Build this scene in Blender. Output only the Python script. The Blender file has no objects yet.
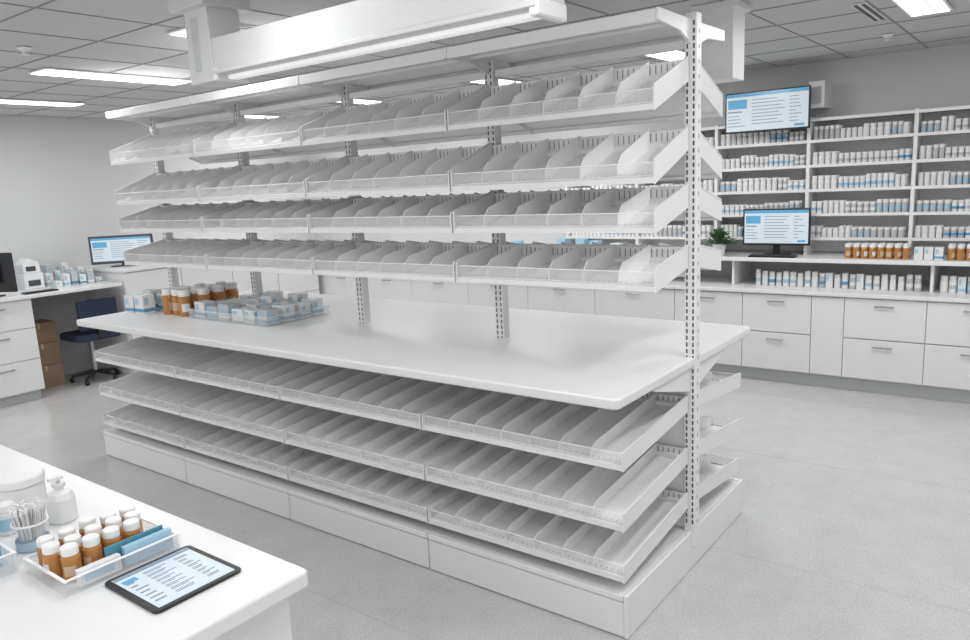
import bpy, math, random
from mathutils import Vector, Matrix
random.seed(7)
S=bpy.context.scene
try:
    S.view_settings.view_transform='Standard'
except Exception: pass

# ------------------------------------------------------------------ materials
def mat(name,col,rough=.5,metal=0,spec=.5,emis=None,es=0,alpha=1,noise=None,trans=0):
    m=bpy.data.materials.new(name); m.use_nodes=True
    nt=m.node_tree; b=nt.nodes['Principled BSDF']
    b.inputs['Base Color'].default_value=(*col,1); b.inputs['Roughness'].default_value=rough
    b.inputs['Metallic'].default_value=metal
    b.inputs['Specular IOR Level'].default_value=spec
    b.inputs['Alpha'].default_value=alpha
    b.inputs['Transmission Weight'].default_value=trans
    if emis: b.inputs['Emission Color'].default_value=(*emis,1); b.inputs['Emission Strength'].default_value=es
    sc,amt=(noise or (40,.02))
    tc=nt.nodes.new('ShaderNodeTexCoord'); n=nt.nodes.new('ShaderNodeTexNoise'); n.inputs['Scale'].default_value=sc; n.inputs['Detail'].default_value=4
    mx=nt.nodes.new('ShaderNodeMix'); mx.data_type='RGBA'
    mx.inputs[6].default_value=(*[max(0,c*(1-amt)) for c in col],1); mx.inputs[7].default_value=(*[min(1,c*(1+amt)) for c in col],1)
    nt.links.new(tc.outputs['Object'],n.inputs['Vector']); nt.links.new(n.outputs['Fac'],mx.inputs[0]); nt.links.new(mx.outputs[2],b.inputs['Base Color'])
    return m
WHITE=mat('white_powder_coat',(.79,.79,.79),.38)
TRAYM=mat('tray_white',(.82,.82,.82),.45)
LAM=mat('white_laminate',(.77,.77,.77),.28)
CAB=mat('cabinet_white',(.75,.75,.75),.35)
DIV=mat('frosted_divider',(.90,.90,.90),.3)
TICK=mat('slot_grey',(.28,.28,.285),.6)
SLOT=mat('slot_dark',(.07,.07,.072),.6)
CLEAR=mat('clear_acrylic',(.90,.91,.92),.06,alpha=.17)
CLEAR2=mat('clear_acrylic_box',(.86,.88,.89),.08,alpha=.2)
WALLM=mat('wall_paint',(.62,.622,.625),.8,noise=(3,.015))
WALLB=mat('wall_paint_grey',(.60,.602,.605),.8,noise=(3,.015))
CEIL=mat('ceiling_tile',(.54,.542,.546),.9,noise=(120,.05))
GRID=mat('ceiling_grid',(.26,.26,.265),.7)
BLACK=mat('black_plastic',(.015,.016,.018),.35)
DARK=mat('dark_bezel',(.06,.065,.075),.4)
STEEL=mat('brushed_steel',(.42,.42,.43),.3,metal=.7)
AMBER=mat('amber_plastic',(.44,.20,.055),.15)
CAP=mat('white_cap',(.80,.80,.79),.4)
LABEL=mat('paper_label',(.76,.76,.75),.6)
BLUE=mat('blue_print',(.12,.33,.52),.5)
LBLUE=mat('light_blue_print',(.36,.56,.70),.5)
TEAL=mat('teal_box',(.07,.24,.33),.5)
NAVY=mat('navy_fabric',(.02,.03,.06),.8,noise=(200,.3))
CARD=mat('cardboard',(.30,.21,.14),.8,noise=(30,.1))
LEAF=mat('leaf_green',(.05,.12,.045),.5,noise=(60,.4))
SCREEN=mat('screen_page',(.42,.47,.5),.2,emis=(.66,.76,.82),es=.42)
SCRB=mat('screen_blue',(.1,.3,.5),.2,emis=(.08,.30,.48),es=.4)
SCRG=mat('screen_grey',(.2,.27,.33),.2,emis=(.22,.3,.38),es=.28)
LIGHTM=mat('light_diffuser',(.9,.9,.9),.5,emis=(1,1,1),es=4)
TUBE=mat('tube_diffuser',(.9,.9,.9),.4,emis=(1,1,1),es=.3)
TAN=mat('tan_label',(.55,.42,.28),.6)
GREYB=mat('grey_box',(.5,.51,.52),.5)
SE=mat('floor_joint',(.44,.44,.435),.6)
# floor
FLOOR=bpy.data.materials.new('terrazzo_floor'); FLOOR.use_nodes=True
nt=FLOOR.node_tree; b=nt.nodes['Principled BSDF']; b.inputs['Roughness'].default_value=.22
tc=nt.nodes.new('ShaderNodeTexCoord')
n1=nt.nodes.new('ShaderNodeTexNoise'); n1.inputs['Scale'].default_value=140; n1.inputs['Detail'].default_value=3
n2=nt.nodes.new('ShaderNodeTexNoise'); n2.inputs['Scale'].default_value=6; n2.inputs['Detail'].default_value=9; n2.inputs['Roughness'].default_value=.7
r1=nt.nodes.new('ShaderNodeValToRGB'); r1.color_ramp.elements[0].position=.3; r1.color_ramp.elements[0].color=(.46,.46,.455,1); r1.color_ramp.elements[1].position=.58; r1.color_ramp.elements[1].color=(.61,.61,.605,1)
mx=nt.nodes.new('ShaderNodeMix'); mx.data_type='RGBA'; mx.blend_type='MULTIPLY'; mx.inputs[0].default_value=1
r2=nt.nodes.new('ShaderNodeValToRGB'); r2.color_ramp.elements[0].position=.3; r2.color_ramp.elements[0].color=(.87,.87,.87,1); r2.color_ramp.elements[1].position=.7; r2.color_ramp.elements[1].color=(1,1,1,1)
for n in (n1,n2): nt.links.new(tc.outputs['Object'],n.inputs['Vector'])
nt.links.new(n1.outputs['Fac'],r1.inputs[0]); nt.links.new(n2.outputs['Fac'],r2.inputs[0])
nt.links.new(r1.outputs[0],mx.inputs[6]); nt.links.new(r2.outputs[0],mx.inputs[7])
nt.links.new(mx.outputs[2],b.inputs['Base Color'])

# ------------------------------------------------------------------ mesh builder
class MB:
    def __init__(s): s.v=[]; s.f=[]; s.m=[]; s.sm=[]; s.mats=[]; s.T=None
    def mi(s,m):
        if m not in s.mats: s.mats.append(m)
        return s.mats.index(m)
    def add(s,vs,fs,m,smooth=False):
        o=len(s.v); k=s.mi(m)
        if s.T is not None: vs=[tuple(s.T@Vector(p)) for p in vs]
        s.v+=[tuple(p) for p in vs]
        for f in fs: s.f.append([o+i for i in f]); s.m.append(k); s.sm.append(smooth)
    def hexa(s,p,m):
        s.add(p,[(0,3,2,1),(4,5,6,7),(0,1,5,4),(1,2,6,5),(2,3,7,6),(3,0,4,7)],m)
    def box(s,x0,x1,y0,y1,z0,z1,m):
        s.hexa([(x0,y0,z0),(x1,y0,z0),(x1,y1,z0),(x0,y1,z0),(x0,y0,z1),(x1,y0,z1),(x1,y1,z1),(x0,y1,z1)],m)
    def lathe(s,prof,c,mats,seg=20):
        cx,cy,cz=c
        def ring(r,z): return [(cx+r*math.cos(2*math.pi*i/seg),cy+r*math.sin(2*math.pi*i/seg),cz+z) for i in range(seg)]
        for k in range(len(prof)-1):
            m=mats[k] if isinstance(mats,(list,tuple)) else mats
            vs=ring(*prof[k])+ring(*prof[k+1])
            s.add(vs,[(i,(i+1)%seg,seg+(i+1)%seg,seg+i) for i in range(seg)],m,True)
    def tube(s,a,b,r,m,seg=10,r2=None):
        a=Vector(a);b=Vector(b);d=(b-a).normalized();r2=r if r2 is None else r2
        u=d.orthogonal().normalized();w=d.cross(u)
        A=[a+(u*math.cos(t)+w*math.sin(t))*r for t in [2*math.pi*i/seg for i in range(seg)]]
        B=[b+(u*math.cos(t)+w*math.sin(t))*r2 for t in [2*math.pi*i/seg for i in range(seg)]]
        s.add([tuple(p) for p in A+B],[(i,(i+1)%seg,seg+(i+1)%seg,seg+i) for i in range(seg)],m,True)
        s.add([tuple(p) for p in A],[tuple(reversed(range(seg)))],m); s.add([tuple(p) for p in B],[tuple(range(seg))],m)
    def prism(s,poly,x0,x1,m,axis='x'):
        n=len(poly)
        if axis=='x': A=[(x0,p[0],p[1]) for p in poly]; B=[(x1,p[0],p[1]) for p in poly]
        elif axis=='y': A=[(p[0],x0,p[1]) for p in poly]; B=[(p[0],x1,p[1]) for p in poly]
        else: A=[(p[0],p[1],x0) for p in poly]; B=[(p[0],p[1],x1) for p in poly]
        s.add(A+B,[tuple(reversed(range(n))),tuple(range(n,2*n))]+[(i,(i+1)%n,n+(i+1)%n,n+i) for i in range(n)],m)
    def build(s,name,parent=None,bevel=0,seg=2):
        me=bpy.data.meshes.new(name); me.from_pydata(s.v,[],s.f)
        for m in s.mats: me.materials.append(m)
        me.polygons.foreach_set('material_index',s.m); me.polygons.foreach_set('use_smooth',s.sm); me.update()
        ob=bpy.data.objects.new(name,me); S.collection.objects.link(ob)
        if parent: ob.parent=parent
        if bevel:
            md=ob.modifiers.new('bevel','BEVEL'); md.width=bevel; md.segments=seg; md.limit_method='ANGLE'; md.angle_limit=math.radians(40)
        return ob
def empty(name,loc=(0,0,0)):
    e=bpy.data.objects.new(name,None); e.empty_display_size=.1; S.collection.objects.link(e); return e
def rpoly(x0,x1,y0,y1,r,n=5):
    pts=[]
    for cx,cy,a0 in ((x1-r,y1-r,0),(x0+r,y1-r,90),(x0+r,y0+r,180),(x1-r,y0+r,270)):
        for i in range(n+1):
            a=math.radians(a0+90*i/n); pts.append((cx+r*math.cos(a),cy+r*math.sin(a)))
    return pts

W=.9184; NB=4; XE=-NB*W
XL,XR,YB,YF,ZC=-6.35,3.3,3.53,-4.2,2.383
YC=2.93
# ------------------------------------------------------------------ room
def one(name,x0,x1,y0,y1,z0,z1,m):
    k=MB(); k.box(x0,x1,y0,y1,z0,z1,m); return k.build(name)
one('floor',XL-.1,XR+.1,YF,YB+.1,-.1,0,FLOOR)
one('wall_left',XL-.1,XL,YF,YB+.1,0,ZC,WALLM)
one('wall_back',XL,XR,YB,YB+.1,0,ZC,WALLB)
one('wall_right',XR,XR+.1,YF,YB+.1,0,ZC,WALLM)
k=MB(); k.box(XL-.1,XR+.1,YF,YB+.1,ZC,ZC+.08,CEIL)
x=XL+.15
g=.004
while x<XR: k.box(x-g,x+g,YF,YB,ZC-.003,ZC+.001,GRID); x+=.5
y=YB-.33
while y>YF: k.box(XL,XR,y-g,y+g,ZC-.0035,ZC+.001,GRID); y-=.5
k.build('ceiling')
k=MB(); k.box(XL,XL+.012,YF,-1.96,0,.09,WHITE); k.build('baseboard_left',bevel=.003)
k=MB(); k.box(XR-.012,XR,YF,YB-.64,0,.09,WHITE); k.build('baseboard_right',bevel=.003)
k=MB()
for xx in [-5.6+1.2*i for i in range(8)]: k.box(xx-.0011,xx+.0011,YF,YB-.6,.0,.0005,SE)
for yy in [-3.4+1.2*i for i in range(6)]: k.box(XL,XR,yy-.0011,yy+.0011,.0,.0006,SE)
k.build('trim_1')

# ceiling lights
def panel(cx,y0,y1,w=.2,P=14):
    k=MB(); z=ZC-.004
    k.box(cx-w/2-.015,cx+w/2+.015,y0-.015,y1+.015,z-.008,z,WHITE)
    k.box(cx-w/2,cx+w/2,y0,y1,z-.011,z-.006,LIGHTM)
    n=3
    for i in range(1,n): k.box(cx-w/2+w*i/n-.003,cx-w/2+w*i/n+.003,y0,y1,z-.016,z-.006,WHITE)
    o=k.build('ceiling_light_panel')
    L=bpy.data.lights.new('panel_light','AREA'); L.shape='RECTANGLE'; L.size=w; L.size_y=y1-y0; L.energy=P
    lo=bpy.data.objects.new('panel_light',L); lo.location=(cx,(y0+y1)/2,z-.02); S.collection.objects.link(lo); lo.parent=o
panel(-5.2,-.66,.26,.2,12)
panel(-3.7,-.66,.26,.2,7); panel(-2.2,-.66,.26,.2,8)
panel(1.0,-.66,.26,.2,14)
panel(-1.0,1.5,2.4,.2,15); panel(.5,1.1,2.0,.17,15)
for cx in (-2.45,-3.95,-5.45): panel(cx,1.95,2.85,.2,15)
panel(-4.6,-3.2,-2.3); panel(-2.6,-3.2,-2.3,.2,8); panel(.6,-3.2,-2.3,.2,8); panel(2.4,-3.2,-2.3)
for cx in (-1.05,.15): panel(cx,-2.0,-1.1,.2,5.5)  # unseen fill panels, added to brighten the front of the gondola
panel(2.3,1.1,2.0)
def slot(cx,y0,y1):
    k=MB(); z=ZC-.002
    k.box(cx-.035,cx+.035,y0,y1,z-.006,z,WHITE)
    for d in (-.018,.018): k.box(cx+d-.009,cx+d+.009,y0+.01,y1-.01,z-.008,z-.002,BLACK)
    k.build('ceiling_air_diffuser')
slot(.26,1.45,2.0); slot(-1.98,-.75,-.1); slot(-4.2,2.0,2.7)
for p in ((-3.05,-1.0),(.2,2.6)):
    k=MB(); k.lathe([(.0,-.035),(.02,-.035),(.012,-.02),(.035,-.004),(.035,-.001)],(p[0],p[1],ZC-.003),WHITE,16); k.build('fire_sprinkler')

# suspended beam light in front of the gondola
BEAM=mat('beam_grey_white',(.62,.622,.625),.4)
root=empty('suspended_ceiling_beam_light')
k=MB()
k.box(-1.73,-1.575,-.95,-.80,2.055,ZC-.04,BEAM)
k.box(-1.77,-1.54,-.99,-.77,ZC-.05,ZC-.001,BEAM)
k.box(-1.69,-1.64,-.953,-.945,2.10,ZC-.08,GREYB)
k.box(-1.575,-.06,-.945,-.805,2.095,2.215,BEAM)
k.box(-1.57,-.065,-.96,-.79,2.078,2.096,BEAM)
k.build('column_and_beam',root,.004)
k=MB(); k.box(-1.56,-.075,-.90,-.85,2.064,2.083,TUBE); k.build('tube_diffuser',root,.008,3)
k=MB(); k.box(-.09,-.058,-.955,-.795,2.055,2.105,WHITE); k.box(-1.574,-1.55,-.955,-.795,2.055,2.105,WHITE); k.build('end_caps',root,.008)
root=empty('ceiling_service_box')
k=MB(); k.box(-.33,-.15,.86,1.02,2.035,ZC-.03,WHITE); k.box(-.35,-.13,.84,1.04,ZC-.035,ZC-.001,WHITE)
k.box(-.29,-.19,.855,.862,2.08,2.30,WHITE); k.build('housing',root,.006)

# ------------------------------------------------------------------ gondola
G=empty('pharmacy_gondola_shelving')
k=MB()
hp=.023
for i in range(NB+1):
    x=-W*i
    k.box(x-hp,x+hp,-.024,.024,.10,2.18,WHITE)
k.build('uprights',G,.003)
k=MB()
for i in range(NB+1):
    x=-W*i; z=.2
    while z<2.16:
        for dx in (-.0125,.0125):
            for sg in (-1,1):
                k.box(x+dx-.0032,x+dx+.0032,min(sg*.0235,sg*.0247),max(sg*.0235,sg*.0247),z,z+.017,SLOT)
        z+=.0265
z=.2
while z<2.16:
    k.box(.0225,.0237,-.003,.003,z,z+.015,TICK); z+=.053
k.build('upright_slots',G)

def tray(k,kd,kc,x0,x1,sg,Sd,z0,rise,ncomp,hs,hl,hd,fb=.02):
    L=Sd-.03
    def P(x,s,h):
        t=s/L; return (x,sg*(Sd-s),z0+rise*t+h)
    def slab(kk,xa,xb,s0,s1,h0,h1,m,h0b=None,h1b=None):
        h0b=h0 if h0b is None else h0b; h1b=h1 if h1b is None else h1b
        p=[P(xa,s0,h0),P(xb,s0,h0),P(xb,s1,h0b),P(xa,s1,h0b),P(xa,s0,h1),P(xb,s0,h1),P(xb,s1,h1b),P(xa,s1,h1b)]
        if sg>0: p=[p[1],p[0],p[3],p[2],p[5],p[4],p[7],p[6]]
        kk.hexa(p,m)
    a,b=x1+.005,x0-.005
    ai,bi=a+.0055,b-.0055
    slab(k,ai,bi,.0085,L-.007,.008,.018,TRAYM)
    slab(k,ai,bi,.0,.008,0,fb,WHITE)
    slab(k,ai+.001,bi-.001,.0086,.03,0.001,.0075,WHITE)
    slab(k,ai,bi,L-.006,L,.001,hs*.9,TRAYM)
    for xs in (a,b-.005):
        slab(k,xs,xs+.005,-.001,L+.001,-.003,hs-.0045,WHITE,-.003,hs-.0045)
        slab(k,xs-.0015,xs+.0065,.003,L-.001,hs-.004,hs+.001,WHITE)
    slab(k,ai,bi,L-.022,L-.0065,.0185,.034,TRAYM)
    slab(k,ai,bi,.013,.028,.0185,.024,WHITE)
    n=40
    for j in range(n):
        xx=a+(b-a)*(j+.5)/n
        slab(kd,xx-.0020,xx+.0020,L-.0075,L-.0062,hs*.45,hs*.82,TICK)
        slab(kd,xx-.0016,xx+.0016,.014,.027,.0242,.0246,TICK)
    for j in range(1,ncomp):
        xx=a+(b-a)*j/ncomp
        slab(kd,xx-.0017,xx+.0017,.014,.05,.018,hl*.9,DIV,.018,hd)
        slab(kd,xx-.0017,xx+.0017,.05,L-.01,.018,hd,DIV,.018,hd)
    slab(kc,ai+.001,bi-.001,.0095,.0125,.0185,hl,CLEAR)
    slab(kc,ai+.001,bi-.001,.009,.013,hl+.0002,hl+.0027,DIV)
k=MB();kd=MB();kc=MB()
up=[(1.829,.115),(1.582,.115),(1.410,.075),(1.2014,.055)]
lo=[(.625,.055),(.403,.06),(.211,.06)]
for sg in (-1,1):
    for i in range(NB):
        for z0,r in up: tray(k,kd,kc,-W*i,-W*(i+1),sg,.3255,z0,r,6,.085,.066,.088)
        for z0,r in lo: tray(k,kd,kc,-W*i,-W*(i+1),sg,.5995,z0,r,7,.064,.056,.066)
k.build('sloped_trays',G); kd.build('tray_dividers',G); kc.build('clear_tray_fronts',G)
# canopy, crossbars, arms
k=MB()
K=.3103
for i in range(NB):
    a,b=-W*(i+1)+.007,-W*i-.007
    k.box(a,b,-K+.0125,K-.0125,2.135,2.148,TRAYM)
    for sg in (-1,1):
        y0,y1=sorted((sg*K,sg*(K-.012))); k.box(a,b,y0,y1,2.112,2.155,WHITE)
        y0,y1=sorted((sg*.15,sg*.165)); k.box(a,b,y0,y1,2.12,2.1345,WHITE)
    for zz,h in ((1.90,.03),(1.66,.03),(1.44,.03),(1.215,.03),(2.06,.03)):
        k.box(a+.02,b-.02,-.012,.012,zz,zz+h,WHITE)
for i in range(NB+1):
    x=-W*i
    for sg in (-1,1):
        k.prism([(sg*.025,2.07),(sg*.025,2.155),(sg*(K+.002),2.157),(sg*(K+.002),2.117),(sg*.13,2.105)],x-.006,x+.006,WHITE)
k.build('canopy_and_rails',G,.0015,1)
# counter
k=MB()
C=.6738
k.prism(rpoly(XE-.02,.018,-C,C,.025),.862,.90,LAM,'z')
k.build('countertop',G,.008,3)
k=MB()
for i in range(NB+1):
    x=-W*i
    for sg in (-1,1): k.prism([(sg*.025,.76),(sg*.025,.8615),(sg*.36,.8615),(sg*.36,.845)],x-.008,x+.004,WHITE)
for i in range(NB):
    k.box(-W*(i+1)+.025,-W*i-.025,-.006,.006,.17,.861,TRAYM)
    for sg in (-1,1):
        y0,y1=sorted((sg*.60,sg*.58)); k.box(-W*(i+1)+.03,-W*i-.03,y0,y1,.845,.8615,WHITE)
k.build('counter_brackets_and_back_panels',G,.0015,1)
# base
k=MB(); D=.6089; Hb=.1663
k.box(XE+.013,-.013,-D+.021,D-.021,.0,Hb-.016,TRAYM)
k.box(XE+.008,-.008,-D+.021,D-.021,Hb-.015,Hb-.003,TRAYM)
for i in range(NB):
    a,b=-W*(i+1)+.003,-W*i-.003
    if i==0: b=-.0065
    if i==NB-1: a=XE+.0065
    for sg in (-1,1):
        y0,y1=sorted((sg*D,sg*(D-.018))); k.box(a,b,y0,y1,.004,Hb-.028,WHITE)
        y0,y1=sorted((sg*(D+.003),sg*(D-.02))); k.box(a,b,y0,y1,Hb-.024,Hb,WHITE)
k.box(-.006,.010,-D-.001,D+.001,.002,Hb+.001,WHITE); k.box(XE-.010,XE+.006,-D-.001,D+.001,.002,Hb+.001,WHITE)
k.build('base_plinth',G,.004)

# ------------------------------------------------------------------ bottles helpers
def pill(k,x,y,z,r,h,body=AMBER,label=True,lab=LABEL,cap=CAP,seg=16,l0=.2,l1=.72):
    hc=h*.24; hb=h-hc
    if label:
        prof=[(0,0),(r*.94,0),(r,hb*.05),(r,hb*l0),(r*1.015,hb*l0),(r*1.015,hb*l1),(r,hb*l1),(r,hb*.88),(r*.8,hb),(r*.8,hb)]
        mats=[body,body,body,lab,lab,lab,body,body,body]
    else:
        prof=[(0,0),(r*.94,0),(r,hb*.05),(r,hb*.88),(r*.8,hb)]; mats=body
    k.lathe(prof,(x,y,z),mats,seg)
    k.lathe([(r*.90,0),(r*.92,hc*.1),(r*.92,hc*.85),(r*.84,hc),(0,hc)],(x,y,z+hb*.985),cap,seg)
def amber(k,x,y,z,r,h,seg=20):
    pill(k,x,y,z,r,h,label=False,seg=seg)
    hb=h*.76; R=r*1.02; a0=random.uniform(-2.2,-.2); n=6
    vs=[]
    for i in range(n+1):
        a=a0+1.3*i/n
        vs+= [(x+R*math.cos(a),y+R*math.sin(a),z+hb*.22),(x+R*math.cos(a),y+R*math.sin(a),z+hb*.62)]
    k.add(vs,[(2*i,2*i+2,2*i+3,2*i+1) for i in range(n)],TAN if random.random()<.6 else LABEL,True)
def carton(k,x,y,z,w,d,h,rot=0,m=LABEL,stripe=BLUE):
    k.T=Matrix.Translation((x,y,z))@Matrix.Rotation(rot,4,'Z')
    k.box(-w/2,w/2,-d/2,d/2,0,h,m); e=.0008
    k.box(-w/2-e,w/2+e,-d/2-e,d/2+e,h*.12,h*.3,stripe)
    k.box(-w/2+w*.1,-w/2+w*.45,-d/2-e,-d/2+.001,h*.5,h*.85,LBLUE)
    k.box(w/2-.001,w/2+e,-d/2+.1*d,-d/2+.45*d,h*.5,h*.85,LBLUE)
    k.box(-w/2+w*.1,w/2-w*.5,-d/2+.12*d,d/2-.5*d,h-.001,h+e,LBLUE)
    k.T=None
def clear_tray(name,x0,x1,y0,y1,z,h,divs=0,m=CLEAR2,t=.004):
    k=MB()
    k.box(x0,x1,y0,y1,z,z+t,m)
    k.box(x0,x1,y0,y0+t,z+t,z+h,m); k.box(x0,x1,y1-t,y1,z+t,z+h,m)
    k.box(x0,x0+t,y0+t,y1-t,z+t,z+h,m); k.box(x1-t,x1,y0+t,y1-t,z+t,z+h,m)
    for a in (y0,y1-t): k.box(x0-.002,x1+.002,a-.001,a+t+.001,z+h,z+h+.002,DIV)
    for a in (x0,x1-t): k.box(a-.001,a+t+.001,y0+.004,y1-.006,z+h+.0003,z+h+.0023,DIV)
    return k.build(name)
# on the gondola counter
CT=.9005
clear_tray('clear_sorting_tray',-2.99,-2.25,-.33,.12,CT,.05,0)
k=MB(); z=CT+.0048
for ix in range(6):
    for iy in range(4):
        x=-2.92+ix*.12; y=-.26+iy*.105
        carton(k,x+random.uniform(-.008,.008),y,z,.1,.075,random.choice((.07,.09,.115,.08)),random.uniform(-.12,.12),random.choice((LABEL,LABEL,LABEL,GREYB)),random.choice((BLUE,LBLUE,LABEL,BLUE,GREYB)))
k.build('medicine_cartons')
k=MB()
for (x,y) in [(-3.28,-.28),(-3.19,-.27),(-3.10,-.28),(-3.24,-.18),(-3.14,-.17),(-3.05,-.18),(-3.27,-.06),(-3.16,-.06),(-3.06,-.07),(-3.2,.05),(-3.09,.05)]:
    amber(k,x,y,CT,.038,.16)
k.build('amber_pill_bottles')
k=MB()
for (x,y,h) in [(-3.58,-.34,.11),(-3.46,-.34,.12),(-3.57,-.22,.13),(-3.43,-.2,.11),(-3.5,-.06,.13)]:
    carton(k,x,y,CT,.095,.08,h,.05)
k.build('medicine_cartons')

# ------------------------------------------------------------------ back wall cabinets
root=empty('back_wall_cabinets')
k=MB(); xe=XR-.02
k.box(XL+.01,xe,YC+.021,YB-.005,.10,.69,CAB)
k.box(XL+.01,xe,YC+.06,YB-.005,.0,.099,GREYB)
kh=MB()
xs=[-6.3,-5.6,-4.9,-4.2,-3.45,-2.75,-2.05,-1.32,-.77,-.27,-.05,.46,1.0,1.72,2.45,3.2]
for a,b in zip(xs[:-1],xs[1:]):
    w=b-a; zz=[(.11,.395),(.40,.685)]
    if w<.3: zz=[(.11,.685)]
    for z0,z1 in zz:
        k.box(a+.002,b-.002,YC,YC+.02,z0,z1-.002,CAB)
        if w>.3:
            c=(a+b)/2; zc=z1-.05
            kh.box(c-.06,c+.06,YC-.022,YC-.014,zc-.005,zc+.005,STEEL)
            for d in (-.055,.055): kh.box(c+d-.004,c+d+.004,YC-.016,YC,zc-.004,zc+.004,STEEL)
k.build('carcass_and_fronts',root,.0025,2); kh.build('handles',root,.001,1)
k=MB(); k.box(XL+.01,xe,YC-.02,YB-.003,.691,.72,LAM); k.build('worktop',root,.005)
root=empty('raised_wall_ledge')
k=MB(); k.box(-3.7,xe,YC+.10,YB-.004,.915,.945,LAM)
for x in (-3.66,-2.6,-1.55,-.9,.46,1.8,xe-.03): k.box(x-.01,x+.01,YC+.16,YB-.004,.7205,.914,WHITE)
k.build('ledge_board',root,.004)
root=empty('wall_pharmacy_shelving')
ux=[-2.51+.7*i for i in range(9)]
k=MB(); YS=3.27
for x in ux: k.box(x-.012,x+.012,YS,YB-.003,.9455,1.965,WHITE)
SZ=[1.075,1.255,1.435,1.615,1.795]
for a,b in zip(ux[:-1],ux[1:]):
    k.box(a+.012,b-.012,YB-.012,YB-.003,.95,1.96,TRAYM)
    for z in SZ+[1.95]:
        k.box(a+.012,b-.012,YS+.0065,YB-.013,z-.012,z,WHITE)
        k.box(a+.0125,b-.0125,YS,YS+.006,z-.016,z+.006,WHITE)
k.build('shelf_unit',root)
k=MB()
pal=[LABEL,LABEL,LABEL,LABEL,LBLUE,GREYB,BLUE,GREYB]
for a,b in zip(ux[:-1],ux[1:]):
    for z in SZ:
        x=a+.04; n=0
        while x<b-.035:
            if n<=0:
                run=random.choice(pal); n=random.randint(2,5); r=random.uniform(.016,.021); h=random.uniform(.075,.105); bod=random.choice((CAP,CAP,LABEL,LABEL,GREYB,GREYB))
            pill(k,x,YS+.045,z+.0005,r,h,bod,True,run,CAP,10,.35,.65)
            pill(k,x+.004,YS+.105,z+.0005,r,h,bod,True,run,CAP,8,.35,.65)
            x+=2*r+.004; n-=1
k.build('medicine_bottles_on_shelves')
k=MB()
x=-.72
while x<xe-.1:
    r=random.uniform(.020,.025)
    if not any(abs(x-q)<.045 for q in (-.9,.46,1.8)):
        if random.random()<.8: pill(k,x,YC+.22,.7205,r,random.uniform(.10,.125),random.choice((CAP,LABEL,LABEL,GREYB)),True,random.choice(pal),CAP,10,.3,.6)
        else: carton(k,x,YC+.22,.7205,.045,.05,.11,0,LABEL,random.choice(pal))
    x+=.052
k.build('medicine_bottles_on_worktop')
k=MB()
for i in range(8):
    for j in range(2): amber(k,-.08+.053*i,YC+.20+.06*j,.9455,.023,.105,12)
for i in range(9):
    for j in range(2): amber(k,.56+.053*i,YC+.20+.06*j,.9455,.023,.105,12)
k.build('amber_pill_bottles')
k=MB()
for i in range(3): carton(k,.37+.06*i,YC+.2,.9455,.052,.06,.085,0,LABEL,random.choice((BLUE,LABEL)))
for i in range(10): carton(k,-3.5+.17*i+random.uniform(-.03,.03),YC+.24,.9455,.09,.08,random.uniform(.05,.13),0,random.choice((LABEL,GREYB,LBLUE)),random.choice((BLUE,LABEL,TEAL)))
k.build('medicine_cartons')

def monitor(name,c,w,h,rot,stand=None,bez=.012,frame=DARK):
    root=empty(name)
    T=Matrix.Translation(c)@Matrix.Rotation(rot,4,'Z')
    k=MB(); k.T=T
    k.box(-w/2,w/2,0,.025,-h/2,h/2,frame); k.box(-w/4,w/4,.0255,.05,-h/4,h/4,frame); k.build('housing',root,.003)
    k=MB(); k.T=T
    a,b=-w/2+bez,w/2-bez; lo,hi=-h/2+bez*1.3,h/2-bez
    def R(u0,u1,v0,v1,m,d=.001):
        x0=a+(b-a)*u0;x1=a+(b-a)*u1;z0=lo+(hi-lo)*v0;z1=lo+(hi-lo)*v1
        k.box(x0,x1,-d,.002,z0,z1,m)
    R(0,1,0,1,SCREEN); R(0.001,.999,.91,.999,SCRB,.0015); R(.02,.26,.6,.84,SCRB,.0015); R(.02,.2,.5,.54,SCRG,.0015)
    for i in range(8):
        R(.32,.32+random.uniform(.3,.42),.8-.09*i,.82-.09*i,SCRG,.0015); R(.78,.78+random.uniform(.06,.17),.8-.09*i,.82-.09*i,SCRG,.0015)
    for i in range(4): R(.02,.02+random.uniform(.12,.22),.4-.09*i,.42-.09*i,SCRG,.0015)
    R(.84,.96,.04,.1,SCRB,.002)
    k.build('screen',root)
    k=MB(); k.T=T
    if stand is not None:
        d=stand-c[2]
        k.box(-.025,.025,.026,.045,d+.011,0,frame); k.prism(rpoly(-w*.2,w*.2,-.03,.1,.03),d,d+.01,frame,'z')
        k.build('stand',root,.002)
    else:
        k.box(-.05,.05,.051,.34,-.05,.05,WHITE); k.build('wall_arm',root,.003)
    return root
monitor('wall_monitor',(-.69,3.16,2.035),.62,.30,0,None,.01,BLACK)
k=MB(); k.box(-.42,-.31,3.27,3.5285,2.03,2.22,WHITE); k.box(-.40,-.33,3.266,3.272,2.06,2.18,GREYB); k.build('wall_junction_box',bevel=.006)
monitor('desktop_monitor',(-.61,3.19,1.165),.50,.28,0,.9458,.012,BLACK)
def keyboard(name,x,y,z,w,d,rot=0):
    k=MB(); k.T=Matrix.Translation((x,y,z))@Matrix.Rotation(rot,4,'Z')
    k.box(-w/2,w/2,-d/2,d/2,0,.012,BLACK)
    for i in range(14):
        for j in range(4):
            k.box(-w/2+.01+(w-.02)*i/14,-w/2+.01+(w-.02)*(i+.8)/14,-d/2+.01+(d-.02)*j/4,-d/2+.01+(d-.02)*(j+.8)/4,.0118,.016,DARK)
    k.build(name)
keyboard('keyboard',-.6,3.09,.9455,.34,.09)
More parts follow.
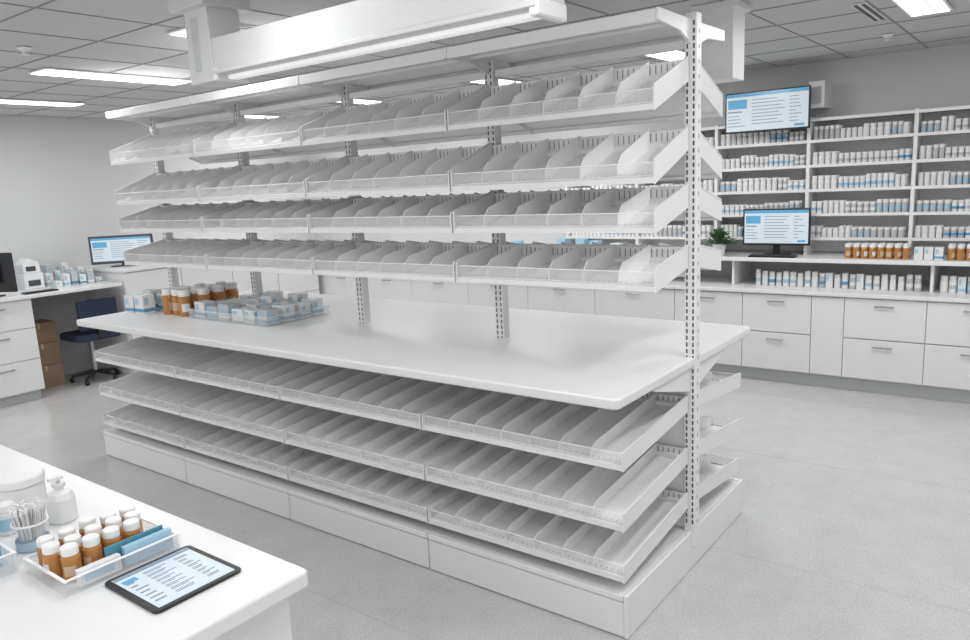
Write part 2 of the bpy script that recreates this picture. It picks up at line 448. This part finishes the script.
def plant(name,x,y,z,s=1):
    root=empty(name); k=MB()
    k.lathe([(0,0),(.032*s,0),(.042*s,.07*s),(.042*s,.075*s),(.037*s,.075*s),(.036*s,.065*s),(0,.065*s)],(x,y,z),WHITE,18); k.build('pot',root)
    k=MB()
    for i in range(170):
        a=random.uniform(0,6.28); el=random.uniform(.15,1.5); L=random.uniform(.04,.095)*s
        b=Vector((x,y,z+.065*s)); d=Vector((math.cos(a)*math.cos(el),math.sin(a)*math.cos(el),math.sin(el)))
        tip=b+d*L; k.tube(b,tip,.0012*s,LEAF,5)
        side=d.cross(Vector((0,0,1))); side=side.normalized() if side.length>.01 else Vector((1,0,0))
        l=.034*s; wd=.014*s; dn=Vector((0,0,-.012*s))
        k.add([tip,tip+d*l*.4+side*wd,tip+d*l+dn,tip+d*l*.4-side*wd],[(0,1,2,3)],LEAF)
    k.build('foliage',root)
plant('potted_plant',-1.02,3.11,.9455,1.25)
plant('potted_plant',-5.2,3.15,.7205,1.9)
plant('potted_plant',-4.1,3.15,.7205,1.8)

# ------------------------------------------------------------------ left wall desk
DT=.885
root=empty('drawer_desk')
k=MB(); XD=-5.59
k.box(XL+.013,XD-.021,-1.9,-.15,.08,DT-.031,CAB); k.box(XL+.013,XD-.06,-1.9,-.17,0,.079,GREYB)
kh=MB()
for (a,b) in ((-1.88,-1.3),(-1.3,-.72),(-.72,-.155)):
    for z0,z1 in ((.09,.35),(.355,.61),(.615,.85)):
        k.box(XD-.02,XD,a+.002,b-.002,z0,z1,CAB)
        c=(a+b)/2; kh.box(XD+.014,XD+.022,c-.07,c+.07,z1-.06,z1-.05,STEEL)
        for d in (-.065,.065): kh.box(XD,XD+.016,c+d-.004,c+d+.004,z1-.06,z1-.05,STEEL)
k.build('drawer_unit',root,.0025); kh.build('handles',root)
k=MB(); k.box(XL+.003,XD+.03,-1.95,.60,DT-.03,DT,LAM); k.build('desktop',root,.005)
root=empty('side_cabinet')
k=MB(); XD2=-5.55
k.box(XL+.005,XD2-.021,.625,2.85,.0,.969,CAB)
for a,b in ((.62,1.18),(1.18,1.74),(1.74,2.3),(2.3,2.85)):
    for z0,z1 in ((.07,.5),(.505,.96)): k.box(XD2-.02,XD2,a+.003,b-.003,z0,z1,CAB)
k.box(XL+.004,XD2+.01,.61,2.87,.97,1.0,LAM); k.build('cabinet_body',root,.003)
monitor('desktop_monitor',(-5.85,.79,1.16),.56,.26,math.radians(48),1.0005,.02)
monitor('desktop_monitor',(-5.82,-.33,1.08),.46,.32,math.radians(205),DT+.0005,.012,BLACK)
root=empty('label_printer')
k=MB(); k.box(-6.14,-5.96,-.04,.12,DT+.001,DT+.14,WHITE); k.prism([(-.03,DT+.141),(-.03,DT+.22),(.02,DT+.27),(.10,DT+.23),(.11,DT+.141)],-6.13,-5.97,WHITE); k.box(-5.961,-5.955,-.01,.09,DT+.03,DT+.08,DARK); k.box(-5.971,-5.965,-.01,.07,DT+.16,DT+.2,DARK); k.build('printer_body',root,.008)
k=MB()
for i in range(6):
    for j in range(3):
        carton(k,-6.22+.16*j,.19+.07*i,DT+.0003,.11,.055,random.uniform(.08,.19)-.02*j,random.uniform(-.08,.08),random.choice((LABEL,LABEL,LABEL,GREYB)),random.choice((LABEL,LBLUE,LABEL,TEAL)))
k.build('desk_supplies')
keyboard('keyboard',-5.66,-.05,DT,.26,.09,math.radians(90))
for i,(z,h,w) in enumerate(((0.0005,.2,.3),(.201,.2,.28),(.402,.18,.26))):
    root=empty('cardboard_box'); k=MB()
    k.box(-6.1-w/2,-6.1+w/2,-.12,.16,z,z+h,CARD)
    k.box(-6.1-w/2-.001,-6.1+w/2+.001,.01,.03,z+h-.05,z+h+.0005,TAN); k.build('carton_body',root,.002)
root=empty('office_chair'); cx,cy=-5.82,.38
k=MB()
for i in range(5):
    a=2*math.pi*i/5+.4; e=(cx+.2*math.cos(a),cy+.2*math.sin(a),.06)
    k.tube((cx,cy,.09),e,.018,BLACK,8,.012); k.tube((e[0],e[1]-.012,.027),(e[0],e[1]+.012,.027),.026,BLACK,12)
k.tube((cx,cy,.07),(cx,cy,.4),.02,STEEL,12); k.build('base',root)
k=MB(); k.prism(rpoly(cx-.2,cx+.2,cy-.2,cy+.2,.07),.4,.46,NAVY,'z'); k.box(cx+.17,cx+.21,cy-.17,cy+.17,.5,.76,NAVY)
k.box(cx+.211,cx+.23,cy-.03,cy+.03,.42,.6,BLACK); k.build('seat_and_back',root,.018,3)

# ------------------------------------------------------------------ foreground counter
root=empty('foreground_counter')
k=MB(); k.prism(rpoly(-2.6,0.012,-3.0,-1.945,.012),.865,.9,LAM,'z'); k.build('worktop',root,.006,3)
k=MB(); k.box(-2.58,-.022,-2.98,-1.975,.0,.8645,CAB); k.build('body',root,.003)
Z=.9005
root=empty('tablet_computer')
k=MB(); k.prism(rpoly(-.28,-.092,-2.20,-2.02,.012),Z,Z+.006,BLACK,'z'); k.build('housing',root,.001,1)
k=MB(); k.box(-.270,-.102,-2.188,-2.032,Z+.0055,Z+.0064,SCREEN)
k.box(-.269,-.256,-2.187,-2.033,Z+.006,Z+.0067,SCRG)
for i in range(8):
    xx=-.246+.0165*i
    k.box(xx,xx+.003,-2.14,-2.14+random.uniform(.03,.05),Z+.006,Z+.0068,SCRG)
    k.box(xx,xx+.003,-2.075,-2.075+random.uniform(.015,.035),Z+.006,Z+.0068,SCRG)
    k.box(xx+.006,xx+.0085,-2.14,-2.14+random.uniform(.02,.04),Z+.006,Z+.0068,SCRG)
    k.box(xx+.006,xx+.0085,-2.075,-2.075+random.uniform(.01,.03),Z+.006,Z+.0068,SCRG)
    k.box(xx,xx+.005,-2.18,-2.18+random.uniform(.012,.026),Z+.006,Z+.0068,SCRG)
k.box(-.246,-.23,-2.182,-2.155,Z+.006,Z+.007,SCRB)
k.build('screen',root)
clear_tray('clear_bottle_tray',-.465,-.292,-2.26,-2.03,Z,.03)
k=MB()
for ix,(y0,n) in enumerate(((-2.225,5),(-2.235,5),(-2.22,4))):
    for iy in range(n):
        amber(k,-.438+.043*ix+random.uniform(-.003,.003),y0+.041*iy,Z+.0048,.0172,.066+random.uniform(-.004,.004),seg=24)
k.build('amber_pill_bottles')
k=MB()
k.box(-.322,-.318,-2.17,-2.05,Z+.005,Z+.052,TEAL)
k.box(-.315,-.303,-2.14,-2.04,Z+.005,Z+.044,LBLUE)
k.box(-.3145,-.300,-2.23,-2.15,Z+.005,Z+.036,LABEL); k.box(-.301,-.2985,-2.22,-2.165,Z+.012,Z+.03,LBLUE)
k.build('medicine_leaflets')
clear_tray('clear_organizer_box',-.60,-.485,-2.38,-2.265,Z,.04)
k=MB(); carton(k,-.555,-2.295,Z+.0048,.05,.04,.055,0,BLUE,LBLUE); carton(k,-.55,-2.345,Z+.0048,.05,.035,.05,0,BLUE,LBLUE); k.build('blue_carton')
root=empty('cotton_swab_jar'); c=(-.575,-2.20,Z)
k=MB(); k.lathe([(0,.001),(.033,.001),(.035,.058)],c,CLEAR2,24); k.lathe([(.0355,.056),(.0355,.060),(.0325,.060)],c,DIV,24); k.lathe([(0,.003),(.031,.003),(.0315,.022)],c,LBLUE,24); k.build('jar',root)
k=MB()
for i in range(80):
    a=random.uniform(0,6.28); r=.024*math.sqrt(random.random()); x=c[0]+r*math.cos(a); y=c[1]+r*math.sin(a)
    t=(c[0]+r*1.45*math.cos(a),c[1]+r*1.45*math.sin(a),Z+random.uniform(.088,.1)); k.tube((x,y,Z+.024),t,.0013,LABEL,5)
    k.tube((t[0],t[1],t[2]-.009),t,.003,CAP,6)
k.build('swabs',root)
root=empty('pump_dispenser_bottle'); c=(-.66,-2.10,Z)
k=MB(); k.lathe([(0,0),(.028,0),(.03,.004),(.03,.055),(.024,.068),(.01,.074),(.01,.082),(.014,.082),(.014,.09),(0,.09)],c,CAB,24); k.tube((c[0],c[1],Z+.088),(c[0],c[1],Z+.1),.004,GREYB); k.box(c[0]-.007,c[0]+.007,c[1]-.02,c[1]+.01,Z+.098,Z+.105,CAB); k.build('bottle',root)
root=empty('white_storage_jar'); c=(-.80,-2.13,Z)
k=MB(); k.lathe([(0,0),(.05,0),(.053,.006),(.053,.07),(.05,.075)],c,CAB,28); k.lathe([(.056,.073),(.056,.09),(.052,.094),(0,.096)],c,CAP,28); k.build('jar',root)
k=MB(); pill(k,-.70,-2.20,Z,.02,.07,LABEL,True,LBLUE); pill(k,-.67,-2.25,Z,.02,.065,LABEL,True,LBLUE); k.build('white_pill_bottles')

# ------------------------------------------------------------------ world, camera
w=bpy.data.worlds.new('world'); S.world=w; w.use_nodes=True
w.node_tree.nodes['Background'].inputs[0].default_value=(.985,.99,1,1); w.node_tree.nodes['Background'].inputs[1].default_value=1.18
cd=bpy.data.cameras.new('camera'); cam=bpy.data.objects.new('camera',cd); S.collection.objects.link(cam)
a,p,r,F,sy=.6530,.1876,-.0494,753.08,4.62
f=Vector((-math.sin(a)*math.cos(p),math.cos(a)*math.cos(p),-math.sin(p)))
ri=Vector((math.cos(a),math.sin(a),0)); upv=ri.cross(f)
r2=ri*math.cos(r)+upv*math.sin(r); u2=upv*math.cos(r)-ri*math.sin(r)
M=Matrix(((r2.x,u2.x,-f.x,1.1129),(r2.y,u2.y,-f.y,-2.7907),(r2.z,u2.z,-f.z,1.6162),(0,0,0,1)))
cam.matrix_world=M
cd.sensor_width=36; cd.lens=F/970*36; cd.shift_y=sy/970; cd.clip_start=.02
S.camera=cam
